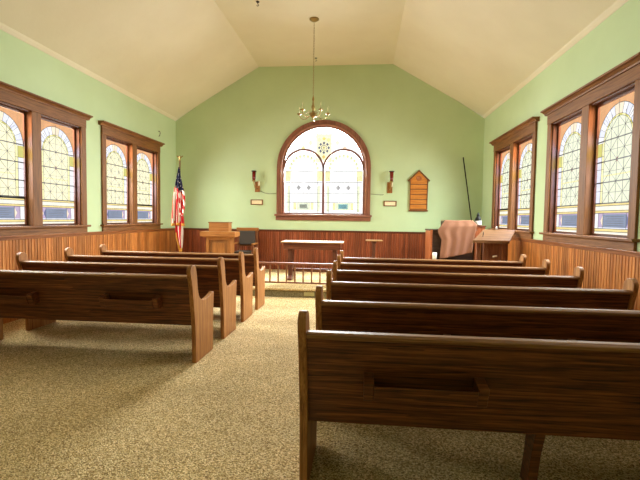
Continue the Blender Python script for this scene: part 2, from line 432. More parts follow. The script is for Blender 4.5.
def side_pane(mp, y0, y1, z0, z1, par, hopper, cool, near):
    """the glass of one sash and its leading; p.x depth, p.y along, p.z up"""
    w, h = y1-y0, z1-z0; g = .086
    P = lambda a, b: (g, y0+a*w, z0+b*h)
    mb = MB(mp)
    body = 'g_cool' if cool else 'g_cream'; ring = 'g_lilac'; colm = 'g_lilac' if cool else 'g_white'
    asp = w/h
    def rect(a0, a1, b0, b1, m): mb.face([P(a0, b0), P(a1, b0), P(a1, b1), P(a0, b1)], m)
    rect(0, 1, 0, .018, 'g_pale'); rect(0, 1, .018, .04, 'g_amber')
    rect(0, .1, .04, .16, 'g_peach'); rect(.9, 1, .04, .16, 'g_white')
    # memorial panel: blue field, purple ornamented ends
    for a0, a1, s in ((.1, .22, 1), (.78, .9, -1)):
        am = (a0+a1)/2
        mb.face([P(a0, .05), P(a1, .05), P(am, .1)], 'g_purple'); mb.face([P(a1, .05), P(a1, .15), P(am, .1)], 'g_navy' if s > 0 else 'g_purple')
        mb.face([P(a1, .15), P(a0, .15), P(am, .1)], 'g_purple'); mb.face([P(a0, .15), P(a0, .05), P(am, .1)], 'g_peach')
    rect(.22, .78, .05, .15, 'g_blue'); rect(.1, .9, .04, .05, 'g_lilac'); rect(.1, .9, .15, .16, 'g_purple')
    rect(0, 1, .16, .178, 'g_amber'); rect(0, 1, .178, .215, 'g_pale'); rect(0, 1, .215, .235, 'g_amber'); 
    zb = .235; sp = .705                                  # spring of the arch
    for a0, a1 in ((0, .12), (.88, 1)):
        rect(a0, a1, zb, .6, colm); rect(a0, a1, .6, sp, 'g_olive')
    for a0, a1 in ((.12, .18), (.82, .88)): rect(a0, a1, zb, sp, 'g_lemon')
    rect(.18, .82, zb, .44, body); rect(.18, .82, .44, .452, 'g_lemon'); rect(.18, .82, .452, sp, body)
    # arch: inside, olive fillet, white voussoirs, tan spandrels
    rr = lambda a, r: P(.5+r*math.cos(a), sp+r*asp*math.sin(a))
    n = 14
    for i in range(n):
        a0, a1 = PI*i/n, PI*(i+1)/n
        mb.face([P(.5, sp), rr(a0, .32), rr(a1, .32)], body)
        mb.face([rr(a0, .32), rr(a0, .35), rr(a1, .35), rr(a1, .32)], 'g_olive' if i % 2 else 'g_lemon')
        mb.face([rr(a0, .35), rr(a0, .5), rr(a1, .5), rr(a1, .35)], 'g_peach' if i in (6, 7) else (ring if i % 2 else 'g_white'))
    topb = 1.0
    pts = [rr(PI*i/n, .5) for i in range(n+1)]
    for i in range(n):
        A, B = pts[i], pts[i+1]
        mb.face([A, (g, A[1], z0+topb*h), (g, B[1], z0+topb*h), B], 'g_orange')
    # rosette
    R = lambda a, r: P(.5+r*math.cos(a), .557+r*asp*math.sin(a))
    for i in range(4):
        a = PI/2*i
        f = [R(a, .055), R(a+PI/4, .022), R(a-PI/4, .022)]
        mb.face([(g-.0005, q[1], q[2]) for q in f], 'g_rose')
    glass_o = mb.build('glass_pane', par, recalc=False)
    # leading
    mb = MB(mp)
    L = lambda a, b: (y0+a*w, z0+b*h)
    def ln(a, b, c_, d, wd=.006, m='lead'): strip(mb, L(a, b), L(c_, d), wd*1.05, m, g-.0022, g-.0008)
    for b in (.717, .557, .396, .235): ln(0, b, 1, b, .014, 'iron')
    for b in (.178, .16, .04, .018, .215): ln(0, b, 1, b, .007)
    for b in (.637, .477, .316, .797): ln(.18, b, .82, b, .004)
    for b in (.6, .5, .33): ln(0, b, .18, b, .005); ln(.82, b, 1, b, .005)
    for a in (.12, .88): ln(a, .235, a, sp, .006)
    for a in (.18, .82): ln(a, .235, a, sp, .006)
    for a in (.34, .5, .66): ln(a, .235, a, .9 if a != .5 else .99, .006)
    for a in (.1, .22, .78, .9): ln(a, .04, a, .16, .006)
    for b in (.235, .396, .557, .717):
        for a, b2 in ((.18, .16), (.5, .16)):
            ln(a, b, a+.32, b+b2, .005); ln(a+.32, b, a, b+b2, .005)
    for r, wd in ((.32, .005), (.35, .005), (.5, .008)):
        q = [L(.5+r*math.cos(PI*i/n), sp+r*asp*math.sin(PI*i/n)) for i in range(n+1)]
        for A, B in zip(q, q[1:]): strip(mb, A, B, wd, 'lead', g-.0022, g-.0008)
    for i in range(1, n):
        a = PI*i/n
        ln(.5+.35*math.cos(a), sp+.35*asp*math.sin(a), .5+.5*math.cos(a), sp+.5*asp*math.sin(a), .005)
    for i in range(5):                                   # rows of small lettering, unreadable at this size
        ln(.28, .065+.017*i, .72-.05*(i % 2), .065+.017*i, .004)
    if hopper: ln(0, .24, 1, .24, .034, 'iron')
    mb.build('leading', par)

def side_window(side, c, idx, label, hop=None):
    mp = MPL if side == 'left' else MPR
    root = empty('window_%d' % idx, (0, 0, 0), label, 'window', kind='structure')
    m, mz = 'trim_y', 'trim_z'
    o = 1.10
    # casing and mullion
    mb = MB(mp)
    mb.box(-.03, .0, c-o, c-OPEN1, SZ, TZ, mz); mb.box(-.03, 0, c+OPEN1, c+o, SZ, TZ, mz)
    mb.box(-.03, .09, c-OPEN0, c+OPEN0, SZ, TZ, mz)
    mb.build('window_casing', root, .004)
    mb = MB(mp)                                           # jamb linings
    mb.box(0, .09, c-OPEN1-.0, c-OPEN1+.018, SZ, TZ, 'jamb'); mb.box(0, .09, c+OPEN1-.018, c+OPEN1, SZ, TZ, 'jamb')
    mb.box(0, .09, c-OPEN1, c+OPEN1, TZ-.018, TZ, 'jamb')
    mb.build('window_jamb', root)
    mb = MB(mp)                                           # header with crown
    mb.box(-.036, 0, c-o, c+o, TZ, TZ+.15, m)
    mb.prism([(0, TZ+.15), (-.05, TZ+.15), (-.055, TZ+.17), (-.085, TZ+.195), (-.115, TZ+.2), (-.115, TZ+.222), (0, TZ+.222)],
             lambda d, z: (d, c-o-.07, z), lambda d, z: (d, c+o+.07, z), m)
    mb.build('window_header', root, .003)
    mb = MB(mp)
    mb.box(-.075, .09, c-o-.04, c+o+.04, SZ-.032, SZ, m)
    mb.build('window_sill', root, .006)
    mb = MB(mp); mb.box(-.032, 0, c-o, c+o, HR, SZ-.032, m); mb.build('window_apron', root, .003)
    for k, (a, b) in enumerate(((c-OPEN1+.018, c-OPEN0), (c+OPEN0, c+OPEN1-.018))):
        mb = MB(mp); t = .028
        za, zb = SZ, TZ-.018
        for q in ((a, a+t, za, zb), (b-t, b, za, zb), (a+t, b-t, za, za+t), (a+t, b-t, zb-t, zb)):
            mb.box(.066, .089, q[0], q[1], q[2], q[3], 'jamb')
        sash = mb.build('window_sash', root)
        side_pane(mp, a+t, b-t, za+t, zb-t, sash, hop == k, side == 'right', False)
    return root

side_window('left', WC[1], 1, 'large stained glass window pair above the first pews on the flag side', 0)
side_window('left', WC[0], 2, 'stained glass window pair next to the flag', 1)
side_window('right', WC[0], 3, 'stained glass window pair above the slant-top desk', 1)
side_window('right', WC[1], 4, 'stained glass window pair nearer the camera on the desk side', None)
side_window('left', WC[2], 5, 'rear stained glass window pair on the flag side')
side_window('right', WC[2], 6, 'rear stained glass window pair on the desk side')

# ------------------------------------------------------------------ the round-headed window
aw = empty('window_7', (0, 0, 0), 'round-headed stained glass window of two lancets behind the altar', 'window', kind='structure')
Ymap = lambda y0: (lambda u, v, w: Vector((u, y0+w, v)))
def ring(name, ro, ri, zb, y0, t, mat, par):
    outer = [(AX-ro, zb)] + arc(AX, AZ, ro, PI, 0, 48) + [(AX+ro, zb)]
    inner = [(AX-ri, zb)] + arc(AX, AZ, ri, PI, 0, 48) + [(AX+ri, zb)]
    mb = MB(); k = mb.mi(mat)
    n = len(outer)
    V = [[mb.v((p[0], y, p[1])) for p in L] for L in (outer, inner) for y in (y0, y0+t)]
    for i in range(n-1):
        for A, B in ((V[0], V[1]), (V[1], V[3]), (V[3], V[2]), (V[2], V[0])):
            mb.bm.faces.new((A[i], A[i+1], B[i+1], B[i])).material_index = k
    for i in (0, n-1): mb.bm.faces.new((V[0][i], V[1][i], V[3][i], V[2][i])).material_index = k
    return mb.build(name, par)
ring('arch_casing', 1.145, 1.04, AS, D-.045, .045, 'arch', aw)
mb = MB(); mb.tube([(AX-1.03, D-.045, AS)]+[(p[0], D-.045, p[1]) for p in arc(AX, AZ, 1.03, PI, 0, 48)]+[(AX+1.03, D-.045, AS)], .024, 'arch_gloss', 10); mb.build('arch_molding', aw)
ring('arch_jamb', 1.03, .965, AS, D-.02, .10, 'arch', aw)
mb = MB(); mb.box(AX-1.19, AX+1.19, D-.09, D+.1, AS-.05, AS+.0, 'arch_x'); mb.box(AX-1.165, AX+1.165, D-.04, D, AS-.15, AS-.05, 'arch_x')
mb.build('window_sill', aw, .006)
# tracery: two lancets
LR = .475; LC = (AX-.487, AX+.487); LZ = 2.63
mb = MB()
for cx in LC:
    q = arc(cx, LZ, LR+.012, PI, 0, 28)
    for A, B in zip(q, q[1:]):
        for_ = None
        p, r = Vector(A), Vector(B); t = (r-p).normalized(); o = Vector((-t.y, t.x))*.026
        pts = [p-o, r-o, r+o, p+o]
        mb.hexa([(a.x, D+.0, a.y) for a in pts], [(a.x, D+.07, a.y) for a in pts], 'mull')
mb.box(AX-.026, AX+.026, D+.0, D+.07, AS, LZ+.02, 'mull')
mb.box(AX-.965, AX+.965, D+.0, D+.07, AS, AS+.035, 'mull')
mb.build('mullion', aw)
# glass
mb = MB(); gy = D+.04
mb.face([(AX+x, gy, z) for x, z in [(-.965, AS), (.965, AS)]] + [(p[0], gy, p[1]) for p in arc(AX, AZ, .968, 0, PI, 40)], 'g_snow')
def quad(x0, x1, z0, z1, m, d=.004): mb.face([(x0, gy-d, z0), (x1, gy-d, z0), (x1, gy-d, z1), (x0, gy-d, z1)], m)
def dia(cx, cz, r, m, d=.004): mb.face([(cx-r, gy-d, cz), (cx, gy-d, cz-r*1.15), (cx+r, gy-d, cz), (cx, gy-d, cz+r*1.15)], m)
for cx in LC:
    for s in (-1, 1):
        quad(cx+s*.395-.07, cx+s*.395+.07, 2.36, 2.60, 'g_lemon'); quad(cx+s*.37-.03, cx+s*.37+.03, 1.62, 2.24, 'g_lime')
        dia(cx+s*.125, 2.20, .055, 'g_grey', .006); dia(cx+s*.125, 2.20, .026, 'g_snow', .008)
        quad(cx+s*.215-.035, cx+s*.215+.035, 1.66, 1.83, 'g_lemon', .005)
    quad(cx-.17, cx+.17, 1.66, 1.83, 'g_lime', .005); quad(cx-.12, cx+.12, 1.68, 1.81, 'g_lilac' if cx < AX else 'g_sky', .007); quad(cx-.09, cx+.09, 1.70, 1.79, 'g_grey' if cx < AX else 'g_sky', .009)
    for i in range(11):                                   # flecked inner arch
        a = PI*(i+.5)/11
        x, z = cx+.34*math.cos(a), LZ+.34*math.sin(a)
        dia(x, z, .035, 'g_lime' if i % 2 else 'g_lemon', .004); 
        if i in (3, 5, 7, 9, 1): dia(x, z+.01, .016, 'g_olive', .006)
# tympanum star
sz = 3.17
quad(AX-.19, AX+.19, sz-.34, sz+.33, 'g_cream')
for i in range(8):
    a = PI/4*i
    dia(AX+.115*math.cos(a), sz+.115*math.sin(a), .036, 'g_navy', .008)
    dia(AX+.062*math.cos(a+PI/8), sz+.062*math.sin(a+PI/8), .022, 'g_grey', .010)
dia(AX, sz, .03, 'g_olive', .012); dia(AX, sz+.22, .045, 'g_amber', .006); dia(AX, sz-.22, .045, 'g_amber', .006)
for i in range(10):
    a = PI*(i+.5)/10
    x, z = AX+.72*math.cos(a), LZ+.72*math.sin(a)+.02
    if z > LZ+.40 or abs(x-AX) < .2: dia(x, z, .05, ('g_lime', 'g_lemon', 'g_peach')[i % 3], .004)
mb.build('glass_pane', aw, recalc=False)
mb = MB()
def bar(x0, z0, x1, z1, w=.008, m='lead'):
    p, q = Vector((x0, z0)), Vector((x1, z1)); t = (q-p).normalized(); o = Vector((-t.y, t.x))*w/2
    pts = [p-o, q-o, q+o, p+o]
    mb.hexa([(a.x, gy-.016, a.y) for a in pts], [(a.x, gy+.004, a.y) for a in pts], m)
for cx in LC:
    for z in (2.33, 1.84): bar(cx-.45, z, cx+.45, z, .008)
    for z in (2.6, 2.06): bar(cx-.45, z, cx+.45, z, .006)
    for x in (-.345, .345): bar(cx+x, 1.58, cx+x, 2.46, .006)
    bar(cx, 2.06, cx, 2.33, .004)
    q = arc(cx, LZ, .30, PI, 0, 16)
    for A, B in zip(q[::2], q[1::2]): bar(*A, *B, .006)
for x in (-.19, .19): bar(AX+x, sz-.10, AX+x, sz+.33, .006)
bar(AX-.19, sz+.33, AX+.19, sz+.33, .006); bar(AX, sz+.33, AX, 3.62, .006)
q = arc(AX, LZ, .80, PI*.80, PI*.20, 12)
for A, B in zip(q[::2], q[1::2]): bar(*A, *B, .005)
mb.build('leading', aw)

# ------------------------------------------------------------------ pews
def arcpts(pts, n=5):
    """Catmull-Rom through 2D points"""
    out = []
    for i in range(len(pts)-1):
        p0 = pts[max(i-1, 0)]; p1 = pts[i]; p2 = pts[i+1]; p3 = pts[min(i+2, len(pts)-1)]
        for k in range(n):
            t = k/n
            f = lambda a, b, c, d: .5*(2*b+(c-a)*t+(2*a-5*b+4*c-d)*t*t+(3*b-a-3*c+d)*t**3)
            out.append((f(p0[0], p1[0], p2[0], p3[0]), f(p0[1], p1[1], p2[1], p3[1])))
    out.append(pts[-1]); return out
END = arcpts([(0, 0), (-.008, .22), (-.026, .44), (-.06, .63), (-.095, .80), (-.128, .90), (-.125, .955), (-.085, .985), (-.035, .978), (0, .95), (.018, .90), (.034, .84), (.044, .77), (.066, .69), (.11, .635), (.18, .605), (.27, .60), (.38, .615), (.47, .637), (.505, .632)], 4) + \
      arcpts([(.507, .62), (.495, .50), (.482, .30), (.478, .12), (.482, 0)], 4)
def back_d(z): return .022 + (z-.39)*(-.125/.495)
def make_pew(x0, x1, support):
    root = bpy.data.objects.new('pew', None); col.objects.link(root); root.empty_display_size = .1
    t = .043
    for a in (x0, x1-t):
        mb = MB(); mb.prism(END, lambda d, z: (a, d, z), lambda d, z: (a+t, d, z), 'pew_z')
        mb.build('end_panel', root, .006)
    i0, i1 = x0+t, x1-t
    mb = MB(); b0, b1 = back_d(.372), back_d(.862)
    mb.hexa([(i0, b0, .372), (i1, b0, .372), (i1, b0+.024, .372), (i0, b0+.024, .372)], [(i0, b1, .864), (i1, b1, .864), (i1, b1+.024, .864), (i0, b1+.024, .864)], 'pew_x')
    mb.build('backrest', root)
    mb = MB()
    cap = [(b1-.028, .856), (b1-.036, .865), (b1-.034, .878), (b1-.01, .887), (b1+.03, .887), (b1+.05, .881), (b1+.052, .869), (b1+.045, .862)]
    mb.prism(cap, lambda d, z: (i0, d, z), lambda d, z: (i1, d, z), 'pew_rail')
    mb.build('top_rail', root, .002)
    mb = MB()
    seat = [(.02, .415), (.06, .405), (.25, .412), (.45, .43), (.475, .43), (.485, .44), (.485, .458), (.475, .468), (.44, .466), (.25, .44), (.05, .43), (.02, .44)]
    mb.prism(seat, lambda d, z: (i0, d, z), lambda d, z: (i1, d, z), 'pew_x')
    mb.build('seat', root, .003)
    if support:
        c = (x0+x1)/2
        mb = MB(); mb.prism([(.17, 0), (.13, .2), (.06, .405), (.20, .42), (.23, .2), (.28, 0)], lambda d, z: (c-.07, d, z), lambda d, z: (c-.02, d, z), 'pew_x')
        mb.build('center_support', root, .004)
    for a, b in ((x0+.33, x0+.92), (x1-.92, x1-.33)):
        e = lambda z, o=0: back_d(z)-o
        mb = MB(); mb.box(a+.05, b-.05, e(.56, .086), e(.56, 0), .56, .572, 'pew_x')
        rk = mb.build('book_rack', root)
        for q in (a, b-.05):
            mb = MB(); mb.hexa([(q, e(.56, .09), .555), (q+.05, e(.56, .09), .555), (q+.05, e(.56, -.002), .555), (q, e(.56, -.002), .555)],
                    [(q, e(.67, .10), .655), (q+.05, e(.67, .10), .655), (q+.05, e(.68, -.002), .68), (q, e(.68, -.002), .68)], 'pew_x')
            mb.build('rack_bracket', rk, .004)
        mb = MB()
        mb.hexa([(a+.05, e(.56, .10), .56), (b-.05, e(.56, .10), .56), (b-.05, e(.56, .086), .56), (a+.05, e(.56, .086), .56)],
                [(a+.05, e(.64, .105), .64), (b-.05, e(.64, .105), .64), (b-.05, e(.64, .09), .64), (a+.05, e(.64, .09), .64)], 'pew_x')
        mb.build('rack_board', rk, .002)
    return root
LP = make_pew(-4.15, -1.606, False)
RP = make_pew(-.307, 2.285, True)
LY = [3.987, 4.840, 5.675, 6.476]
RY = [2.169, 2.966, 3.85, 4.715, 5.51, 6.26]
llab = ['oak pew on the flag side of the aisle, nearest the camera, two racks behind',
        'oak pew on the flag side of the aisle, second from the camera',
        'oak pew on the flag side of the aisle, third from the camera',
        'oak pew on the flag side of the aisle, closest to the altar platform']
rlab = ['dark oak pew nearest the camera, its grained back and book rack filling the corner',
        'dark oak pew directly in front of the nearest one, across from the flag side',
        'dark oak pew on the desk side of the aisle, third from the camera',
        'dark oak pew on the desk side of the aisle, fourth from the camera',
        'dark oak pew on the desk side, second from the slant-top desk',
        'dark oak pew on the desk side, farthest forward, in front of the slant-top desk']
for proto, ys, labs, grp in ((LP, LY, llab, 'pews on the flag side of the aisle'), (RP, RY, rlab, 'pews on the desk side of the aisle')):
    for i, y in enumerate(ys):
        o = proto if i == 0 else copy_tree(proto)
        o.location = (0, y, 0); tag(o, labs[i], 'pew', grp)

# ------------------------------------------------------------------ altar rail
ar = empty('altar_rail', (0, 7.78, PZ), 'low wooden altar rail with slim balusters along the platform edge', 'railing')
rx0, rx1 = -2.55, .25
mb = MB(); mb.box(rx0, rx1, -.045, .045, .415, .45, 'rail_x'); mb.build('handrail', ar, .008)
mb = MB(); mb.box(rx0, rx1, -.022, .022, .062, .09, 'rail_x'); mb.build('bottom_rail', ar, .004)
for px in (rx0, rx1-.06):
    mb = MB(); mb.box(px, px+.06, -.03, .03, 0, .415, 'rail_z'); mb.build('post', ar, .005)
b0 = None
x = -1.70 - .157*5
while x < rx1-.1:
    if x > rx0+.1:
        mb = MB(); mb.box(x-.014, x+.014, -.014, .014, .09, .415, 'rail_z'); mb.build('baluster', ar, .003)
    x += .157
mb = MB(); mb.box(-1.03, -.84, PY-.012, PY, .035, .105, 'patch')  # thin pale slatted plate on the riser face
for k in range(4): mb.box(-1.02, -.85, PY-.016, PY-.012, .045+.014*k, .050+.014*k, 'patch')
tag(mb.build('riser_patch', None, .002), 'small pale vent plate on the platform riser under the altar rail', 'patch')

# ------------------------------------------------------------------ communion table
ct = empty('communion_table', (-1.01, 8.8, PZ), 'dark wooden communion table with pale worn top below the round-headed window', 'table')
mb = MB(); mb.box(-.635, .635, -.30, .30, .775, .80, 'table_top'); mb.build('table_top', ct, .005)
mb = MB(); mb.box(-.585, .585, -.25, .25, .64, .775, 'table_x'); mb.build('apron', ct, .005)
for s in (-1, 1):
    mb = MB(); cx = s*.46
    mb.box(cx-.045, cx+.045, -.13, .13, .07, .64, 'table_z')
    lg = mb.build('leg', ct, .006)
    mb = MB(); mb.prism([(-.26, 0), (-.26, .04), (-.14, .085), (.14, .085), (.26, .04), (.26, 0)], lambda d, z: (cx-.055, d, z), lambda d, z: (cx+.055, d, z), 'table_z')
    mb.build('foot', lg, .005)
mb = MB(); mb.box(-.415, .415, -.035, .035, .16, .23, 'table_z'); mb.build('stretcher', ct, .004)

# ------------------------------------------------------------------ little stand
st = empty('pedestal_stand', (.28, 9.75, PZ), 'small pedestal stand with thin pale top near the back wall', 'stand')
mb = MB(); mb.box(-.19, .19, -.15, .15, .78, .805, 'table_top'); mb.build('stand_top', st, .004)
mb = MB(); mb.lathe([(.045, .03), (.036, .1), (.04, .3), (.034, .5), (.04, .7), (.06, .78)], (0, 0, 0), 'table_z', 12); mb.build('post', st)
mb = MB()
for i in range(3):
    a = 2*PI*i/3+.5
    d = Vector((math.cos(a), math.sin(a), 0))
    mb.tube([d*.02+Vector((0, 0, .12)), d*.1+Vector((0, 0, .09)), d*.19+Vector((0, 0, .018))], [.022, .018, .018], 'table_z', 8)
mb.build('tripod_foot', st)

# ------------------------------------------------------------------ pulpit
pu = empty('pulpit', (-3.185, 9.2, PZ), 'golden oak pulpit with broad ledge and raised book rest beside the flag', 'pulpit')
mb = MB(); mb.box(-.28, .28, .0, .27, .06, .83, 'oak_z')
mb.box(-.28, -.21, -.03, 0, .06, .83, 'oak_z'); mb.box(.21, .28, -.03, 0, .06, .83, 'oak_z')
mb.box(-.21, .21, -.03, 0, .77, .83, 'oak_x'); mb.box(-.21, .21, -.03, 0, .06, .14, 'oak_x')
mb.build('body', pu, .004)
mb = MB(); mb.box(-.21, .21, -.004, 0, .14, .77, 'trim_z'); mb.box(-.14, .14, -.012, -.004, .20, .71, 'oak_z'); mb.build('front_panel', pu, .003)
mb = MB(); mb.box(-.395, .395, -.09, .32, .845, .955, 'oak_x'); mb.box(-.35, .35, -.05, .30, .825, .845, 'oak_x'); mb.build('ledge', pu, .006)
mb = MB()
mb.box(-.225, .225, 0, .24, .955, 1.15, 'oak_x'); mb.box(-.238, .238, -.015, .255, 1.145, 1.168, 'trim_y')
mb.build('book_rest', pu, .004)
mb = MB(); mb.box(-.32, .32, -.04, .31, 0, .06, 'oak_x'); mb.build('plinth', pu, .006)

# ------------------------------------------------------------------ clergy chair
ch = empty('clergy_chair', (-2.775, 10.0, PZ), 'wooden clergy armchair with dark grey back cushion beside the pulpit', 'chair')
mb = MB()
mb.box(-.255, -.195, .10, .16, 0, 1.0, 'desk_z'); mb.box(.195, .255, .10, .16, 0, 1.0, 'desk_z')
mb.box(-.27, .27, .085, .175, .955, 1.03, 'oak_x'); mb.box(-.195, .195, .11, .15, .58, .64, 'desk_x')
mb.build('back_frame', ch, .008)
mb = MB(); mb.box(-.195, .195, .07, .145, .62, .955, 'grey_cush'); mb.build('back_cushion', ch, .02)
mb = MB(); mb.box(-.25, .25, -.36, .12, .38, .43, 'desk_x'); mb.build('seat', ch, .008)
mb = MB(); mb.box(-.22, .22, -.34, .08, .43, .48, 'grey_cush'); mb.build('seat_cushion', ch, .02)
for s in (-1, 1):
    mb = MB(); mb.box(s*.25-.03, s*.25+.03, -.38, .10, .64, .675, 'oak_x'); mb.build('armrest', ch, .008)
    mb = MB(); mb.box(s*.245-.022, s*.245+.022, -.35, -.305, 0, .64, 'desk_z'); mb.build('leg', ch, .004)

# ------------------------------------------------------------------ flag
fl = empty('flag', (-4.10, 9.25, PZ), 'furled striped flag with gold fringe hanging from a standing pole in the corner', 'flag')
mb = MB(); mb.lathe([(.0, 0), (.15, 0), (.15, .02), (.06, .05), (.03, .10), (.022, .16), (0, .16)], (0, 0, 0), 'brass', 24); mb.build('pole_base', fl)
mb = MB(); mb.tube([(0, 0, .1), (0, 0, 2.53)], .014, 'table_z', 10); mb.build('pole', fl)
mb = MB()
mb.lathe([(.0, 2.53), (.02, 2.535), (.024, 2.55), (.012, 2.565), (.010, 2.58), (.026, 2.60), (.022, 2.62), (0, 2.632)], (0, 0, 0), 'brass', 12)
for s in (-1, 1):      # spread wings of the finial bird
    mb.hexa([(s*.004, -.008, 2.60), (s*.06, -.004, 2.645), (s*.078, -.004, 2.635), (s*.012, -.008, 2.575)], [(s*.004, .008, 2.60), (s*.06, .004, 2.645), (s*.078, .004, 2.635), (s*.012, .008, 2.575)], 'brass')
mb.lathe([(0, 2.62), (.011, 2.632), (.010, 2.648), (0, 2.655)], (.006, -.008, 0), 'brass', 8)
mb.build('finial', fl)
def drape(name, rows, ncol, folds, depth, colour, y0, phase=0):
    """rows: (z, xl, xr) from top down; pleated hanging sheet"""
    mb = MB(); G = []
    nr = 60
    for r in range(nr+1):
        t = r/nr; p = t*(len(rows)-1); i = min(int(p), len(rows)-2); f = p-i
        z, xl, xr = [rows[i][k]*(1-f)+rows[i+1][k]*f for k in range(3)]
        amp = depth*(.25+.75*min(1, t*1.6))
        G.append([mb.v((xl+(xr-xl)*c/ncol + .006*math.sin(c*1.3+r*.1), y0-amp*math.sin(2*PI*folds*c/ncol+phase+.8*t), z + .02*math.sin(3*c/ncol))) for c in range(ncol+1)])
    for r in range(nr):
        for c in range(ncol):
            f = mb.bm.faces.new((G[r][c], G[r][c+1], G[r+1][c+1], G[r+1][c])); f.smooth = True
            f.material_index = mb.mi(colour(c/ncol, r/nr, c, r))
    o = mb.build(name, fl, recalc=False)
    s = o.modifiers.new('thick', 'SOLIDIFY'); s.thickness = .004
    return o
def c_main(u, t, c, r):
    if t < .36+.08*u: return 'flag_white' if (r % 4 == 1 and (c+2*(r//4 % 2)) % 4 == 1) else 'flag_blue'
    if t > .94: return 'gold'
    return 'flag_red' if int(u*8.4+t*.8) % 2 == 0 else 'flag_white'
drape('flag_cloth', [(2.33, -.02, .02), (2.10, -.06, .05), (1.75, -.115, .06), (1.35, -.145, .09), (1.06, -.165, .12)], 26, 2.4, .05, c_main, -.05)
def c_side(u, t, c, r):
    if t < .42 and u < .95: return 'flag_white' if (r % 5 == 1 and (c+2*(r//5 % 2)) % 4 == 1) else 'flag_blue'
    return 'flag_red' if int(t*11-u*2.0+8) % 2 == 0 else 'flag_white'
drape('flag_fold', [(2.36, -.005, .02), (2.15, 0, .06), (1.95, .0, .10), (1.78, .01, .15), (1.55, .03, .165), (1.36, .04, .13), (1.28, .05, .10)], 14, 1.2, .035, c_side, -.075, 1)
def c_tail(u, t, c, r):
    if t > .86 or u < .08 and t > .3: return 'gold'
    return 'flag_red' if int(u*4) % 2 == 0 else 'flag_white'
drape('flag_tail', [(1.15, -.10, .08), (.95, -.10, .08), (.80, -.08, .07), (.62, -.03, .06), (.47, .0, .05)], 14, 1.3, .03, c_tail, -.03, 2)

# ------------------------------------------------------------------ covered organ
og = empty('organ', (1.92, 8.9, PZ), 'upright organ with wooden side panels under a pink cloth, near the corner', 'organ')
for px in (-.52, .375):
    mb = MB(); mb.box(px, px+.045, 0, .68, 0, 1.075, 'organ_z'); mb.build('side_panel', og, .006)
mb = MB(); mb.box(-.475, .375, .06, .66, 0, 1.06, 'organ_dk'); mb.build('case', og)
mb = MB(); mb.box(-.53, .43, .04, .70, 1.06, 1.085, 'organ_dk'); mb.build('lid', og, .005)
mb = MB(); mb.box(-.22, .32, .10, .55, 1.085, 1.262, 'organ_dk'); mb.build('music_desk', og, .006)
mb = MB(); mb.box(-.475, .375, -.10, .06, .42, .455, 'organ_dk'); mb.build('key_shelf', og, .005)
# cloth over it
cl_rows = []
mb = MB(); G = []
nu, nv = 30, 44
def cloth_pt(u, v):
    # v 0..0.25 lies on top, .25..1 hangs in front (and slides off to the pulpit side)
    xt0, xt1 = 1.69, 2.25
    if v < .25:
        k = v/.25
        return Vector((xt0+(xt1-xt0)*u, 9.40-k*.46, 1.445+.006*math.sin(9*u)))
    k = (v-.25)/.75
    ztop = 1.447
    zbot = .66+.14*u**1.1
    z = ztop+(zbot-ztop)*k
    def edge(pts):
        for (za, xa), (zb, xb) in zip(pts, pts[1:]):
            if z >= zb: return xa+(xb-xa)*(za-z)/(za-zb)
        return pts[-1][1]
    xl = edge([(1.45, 1.69), (1.35, 1.62), (1.25, 1.545), (1.19, 1.55), (1.05, 1.625), (.65, 1.59)])
    xr = edge([(1.45, 2.25), (1.36, 2.325), (1.30, 2.31), (1.02, 2.25), (.6, 2.20)])
    x = xl+(xr-xl)*u
    fold = .018*k**.6*math.sin(7*PI*u+1.2*k) + .012*k*math.sin(15*u+2)
    lift = 0.09*(1-min(1, k*5))
    y = 8.925 - .035*min(1, k*6) + fold*.9 - .05*k
    return Vector((x, y, z))
for r in range(nv+1):
    G.append([mb.v(cloth_pt(c/nu, r/nv)) for c in range(nu+1)])
kk = mb.mi('cloth')
for r in range(nv):
    for c in range(nu):
        f = mb.bm.faces.new((G[r][c], G[r][c+1], G[r+1][c+1], G[r+1][c])); f.smooth = True; f.material_index = kk
oc = mb.build('cloth_cover', None, recalc=False)
sd = oc.modifiers.new('thick', 'SOLIDIFY'); sd.thickness = .006; sd.offset = 0
tag(oc, 'dusty pink cloth draped over the organ top and hanging down its front', 'cloth')
mb = MB(); mb.lathe([(0, 0), (.038, 0), (.044, .10), (.044, .16), (.038, .16), (.036, .02), (0, .02)], (1.49, 8.86, PZ+.455), 'white', 20)
tag(mb.build('cup'), 'white cup on the organ ledge at the foot of the pink cloth', 'cup')

# plant stand with a dark bottle
ps = empty('side_stand', (2.465, 9.2, PZ), 'narrow dark wooden stand holding the bottle beside the covered organ', 'stand')
mb = MB(); mb.box(-.10, .10, -.10, .10, 1.15, 1.175, 'table_x'); mb.build('stand_top', ps, .004)
mb = MB(); mb.box(-.085, .085, -.085, .085, .95, 1.15, 'organ_z'); mb.build('drawer_box', ps, .003)
for sx in (-1, 1):
    for sy in (-1, 1):
        mb = MB(); mb.box(sx*.07-.015, sx*.07+.015, sy*.07-.015, sy*.07+.015, 0, .95, 'table_z'); mb.build('leg', ps, .003)
mb = MB(); mb.box(-.075, .075, -.075, .075, .35, .37, 'table_z'); mb.build('shelf', ps)
bt = empty('bottle', (2.435, 9.25, PZ+1.175), 'dark bottle with white label and pointed cap standing near the corner', 'bottle')
mb = MB(); mb.lathe([(0, 0), (.06, 0), (.064, .01), (.064, .13), (.058, .155), (.035, .19), (.03, .20), (0, .20)], (0, 0, 0), 'black', 20); mb.build('body', bt)
mb = MB(); mb.lathe([(.0652, .02), (.066, .025), (.066, .095), (.0652, .10)], (0, 0, 0), 'white', 20); mb.build('paper_label', bt)
